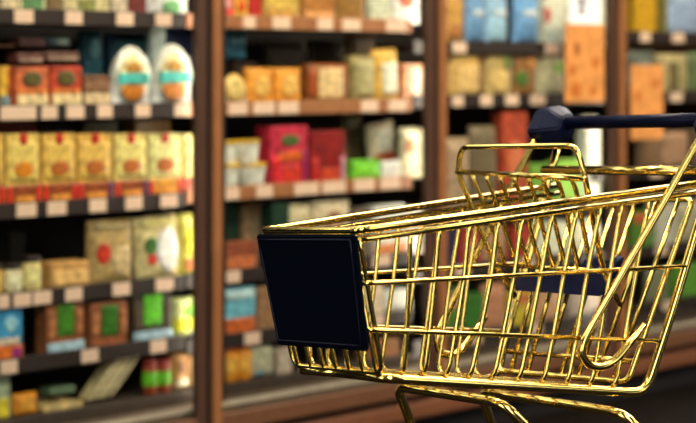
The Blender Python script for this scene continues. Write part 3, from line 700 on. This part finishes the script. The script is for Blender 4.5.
# navy seat plate with lugs
poly = [(0.112, -0.135), (-0.098, -0.139), (-0.112, -0.125), (-0.121, -0.080), (-0.106, -0.076), (-0.086, -0.082), (-0.082, -0.096), (-0.068, -0.096), (-0.064, -0.078), (-0.040, -0.078), (-0.034, -0.100), (0.100, -0.108), (0.116, -0.112)]
pp = [C(0.527 + (h + 0.137) * 0.45, t, h) for (t, h) in poly]
bm = prism(pp, None, C(0.016, 0, 0.004) - C(0, 0, 0))
bmesh.ops.bevel(bm, geom=list(bm.edges), offset=0.002, segments=2, affect='EDGES')
obj('seat_plate', bm, mat((12, 19, 54), rough=0.42, noise=0.1, scale=60, spec=0.12), cart, False)
# handle
HL, HH = 0.7325, 0.152
obj('handle_bar', tube([C(HL, -0.232, HH - 0.0045), C(HL, 0.226, HH + 0.0100)], 0.0122, 20), NAVY, cart)
def cap(sg):
    # the outline lies in the l-h plane, thick along t, and narrows toward the grip
    out = [(-0.058, -0.006), (-0.026, 0.030), (0.006, 0.036), (0.028, 0.032), (0.042, 0.014), (0.040, -0.014), (0.022, -0.034), (-0.034, -0.036)]
    inn = [(-0.026, -0.004), (-0.016, 0.014), (0.002, 0.019), (0.014, 0.018), (0.022, 0.008), (0.020, -0.010), (0.010, -0.019), (-0.016, -0.020)]
    bm = bmesh.new(); secs = []
    for (t, o_, k) in ((0.022, inn, 1.0), (-0.006, out, 1.0), (-0.036, out, 1.0), (-0.046, out, 0.82)):
        secs.append([bm.verts.new(C(HL + x * k * 0.92, sg * (0.203 + (-t - 0.02)), HH + 0.0065 * sg + z * k * 1.08 - 0.003)) for (x, z) in o_])
    n = len(out)
    for i in range(3):
        for k in range(n):
            bm.faces.new((secs[i][k], secs[i][(k + 1) % n], secs[i + 1][(k + 1) % n], secs[i + 1][k]))
    bm.faces.new(secs[0]); bm.faces.new(secs[-1][::-1])
    bmesh.ops.recalc_face_normals(bm, faces=bm.faces)
    bmesh.ops.bevel(bm, geom=list(bm.edges), offset=0.003, segments=2, affect='EDGES')
    return bm
for sg in (-1, 1):
    obj('handle_cap', cap(sg), mat((8, 15, 42), rough=0.42, noise=0.1, scale=70, spec=0.15), cart, False)
# black front panel
def pan(grow, l_off, thick):
    a = [(-0.132, -0.005), (-0.121, -0.179), (0.103, -0.180), (0.119, -0.005)]
    pts = []
    for (t, h) in a:
        l = -0.012 + (-0.008 - h) * 0.125
        tt = t + math.copysign(grow, t); hh = h + (grow if h > -0.1 else -grow)
        pts.append(C(l + l_off, tt, hh))
    f = fillet(pts[:1] + pts + pts[-1:], 0.0)
    return prism(pts, None, C(thick, 0, 0) - C(0, 0, 0))
bm = pan(0, -0.004, 0.010)
bmesh.ops.bevel(bm, geom=[e for e in bm.edges], offset=0.0028, segments=3, affect='EDGES')
pnl = obj('front_panel', bm, PANEL, cart, False)
inner = []
a = [(-0.124, -0.013), (-0.114, -0.171), (0.097, -0.172), (0.111, -0.013)]
pp = [C(-0.0162 + (-0.008 - h) * 0.125, t, h) for (t, h) in a]
loop = []
for i in range(4):
    p0 = pp[i]; p1 = pp[(i + 1) % 4]
    for k in range(8): loop.append(p0.lerp(p1, k / 8))
obj('panel_border', tube(loop, 0.0012, 6, True), PANELB, pnl)
for (t, h) in ((-0.1, -0.03), (0.1, -0.03), (-0.09, -0.15), (0.09, -0.15)):
    l = -0.012 + (-0.008 - h) * 0.125
    obj('panel_clip', tube([C(l + 0.004, t, h), C(l + 0.016, t, h)], 0.006, 10), PANEL, pnl)
# leg frames (inverted U), lower frame and casters
def floorpt(P, z):
    """point of the cart's own frame brought to world height z (vertical drop)"""
    q = Vector(P); q.z = z; return q
for nm, l, h, half in (('front_leg_frame', 0.266, -0.279, 0.130), ('rear_leg_frame', 0.490, -0.316, 0.172)):
    pts = []
    for sg in (-1, 1):
        top = CT(l, sg * half, h)
        k1 = CT(l + 0.050, sg * (half + 0.030), h - 0.062)
        k2 = C(l + 0.110, sg * (half + 0.052), h - 0.20)
        b = floorpt(C(l + 0.125, sg * (half + 0.058), h - 0.2), 0.16)
        pts.append([b, k2, k1, top])
    path = pts[0] + pts[1][::-1]
    obj(nm, tube(fillet(path, 0.030, 8), 0.0082, 12), GOLD, cart)
for sg in (-1, 1):
    a = floorpt(C(0.10, sg * 0.150, -0.5), 0.16); b = floorpt(C(0.70, sg * 0.235, -0.5), 0.16)
    obj('lower_rail', tube([a, b], 0.0075, 12), GOLD, cart)
    for e, q in ((0, a), (1, b)):
        ctr = Vector((q.x + (0.02 if e else 0.02), q.y, 0.055))
        fk = bmesh.new()
        for dy in (-0.017, 0.017):
            add_tube(fk, [Vector((ctr.x, ctr.y + dy, 0.055)), Vector((q.x, q.y + dy, 0.135))], 0.004, 8)
        add_tube(fk, [Vector((q.x, q.y, 0.125)), Vector((q.x, q.y, 0.165))], 0.008, 10)
        add_tube(fk, [Vector((q.x, q.y - 0.021, 0.132)), Vector((q.x, q.y + 0.021, 0.132))], 0.006, 8)
        fo = obj('caster_fork', fk, STEEL, cart)
        wb = bmesh.new()
        prof = [(0.02, -0.013), (0.048, -0.013), (0.055, -0.009), (0.055, 0.009), (0.048, 0.013), (0.02, 0.013)]
        rr = []
        for (r, y) in prof:
            rr.append([wb.verts.new((ctr.x + r * math.cos(2 * PI * k / 24), ctr.y + y, ctr.z + r * math.sin(2 * PI * k / 24))) for k in range(24)])
        for i in range(len(rr) - 1):
            for k in range(24):
                wb.faces.new((rr[i][k], rr[i][(k + 1) % 24], rr[i + 1][(k + 1) % 24], rr[i + 1][k]))
        wb.faces.new(rr[0]); wb.faces.new(rr[-1][::-1])
        obj('wheel', wb, RUBBER, fo)

# ------------------------------------------------------------------ light
def area(name, loc, target, sx, sy, power, c):
    l = bpy.data.lights.new(name, 'AREA'); l.shape = 'RECTANGLE'; l.size = sx; l.size_y = sy
    l.energy = power; l.color = lin(c)
    o = bpy.data.objects.new(name, l); COL.objects.link(o)
    o.location = loc
    d = Vector(target) - Vector(loc)
    o.rotation_euler = d.to_track_quat('-Z', 'Y').to_euler()
    return o
WARM = (255, 237, 213)
# ceiling luminaires above the aisle, parallel to the refrigerators
for k, (s, n, p) in enumerate([(-0.6, 1.3, 48), (0.9, 1.3, 52), (2.4, 1.3, 56), (0.2, 3.0, 60), (2.0, 3.0, 60)]):
    q = W(s, n, 3.2)
    o = area('ceiling_luminaire', q, q - Vector((0, 0, 1)), 1.3, 0.18, p, WARM)
    o.rotation_euler = (0, 0, WROT)
w = bpy.data.worlds.new('shop'); SC.world = w; w.use_nodes = True
nt = w.node_tree; bg = nt.nodes['Background']
tc = nt.nodes.new('ShaderNodeTexCoord')
# the rest of the shop: dim, with bright noise patches added from eye level up to reflect in the gold
mp = nt.nodes.new('ShaderNodeMapping'); mp.inputs['Scale'].default_value = (1.0, 1.0, 0.3)
nz = nt.nodes.new('ShaderNodeTexNoise'); nz.inputs['Scale'].default_value = 4.0; nz.inputs['Detail'].default_value = 2
cr = nt.nodes.new('ShaderNodeValToRGB')
cr.color_ramp.elements[0].position = 0.575; cr.color_ramp.elements[0].color = (0.012, 0.008, 0.005, 1)
cr.color_ramp.elements[1].position = 0.64; cr.color_ramp.elements[1].color = (9.0, 9.0, 8.6, 1)
sp_ = nt.nodes.new('ShaderNodeSeparateXYZ')
el = nt.nodes.new('ShaderNodeMapRange'); el.inputs['From Min'].default_value = 0.0; el.inputs['From Max'].default_value = 0.12
el.inputs['To Min'].default_value = 0.04; el.inputs['To Max'].default_value = 1.0
ml = nt.nodes.new('ShaderNodeMix'); ml.data_type = 'RGBA'; ml.blend_type = 'MULTIPLY'; ml.inputs['Factor'].default_value = 1.0
nt.links.new(tc.outputs['Generated'], mp.inputs['Vector']); nt.links.new(mp.outputs['Vector'], nz.inputs['Vector'])
nt.links.new(nz.outputs['Fac'], cr.inputs['Fac']); nt.links.new(tc.outputs['Generated'], sp_.inputs['Vector'])
nt.links.new(sp_.outputs['Z'], el.inputs['Value'])
nt.links.new(cr.outputs['Color'], ml.inputs['A']); nt.links.new(el.outputs['Result'], ml.inputs['B'])
nt.links.new(ml.outputs['Result'], bg.inputs['Color'])
bg.inputs['Strength'].default_value = 1.0

SC.view_settings.view_transform = 'Standard'; SC.view_settings.look = 'None'
SC.view_settings.gamma = 1; SC.view_settings.use_curve_mapping = False
SC.view_settings.exposure = -0.12
SC.cycles.use_denoising = True
SC.cycles.max_bounces = 8; SC.cycles.transparent_max_bounces = 12
SC.cycles.caustics_reflective = False; SC.cycles.caustics_refractive = False
SC.cycles.sample_clamp_indirect = 20.0
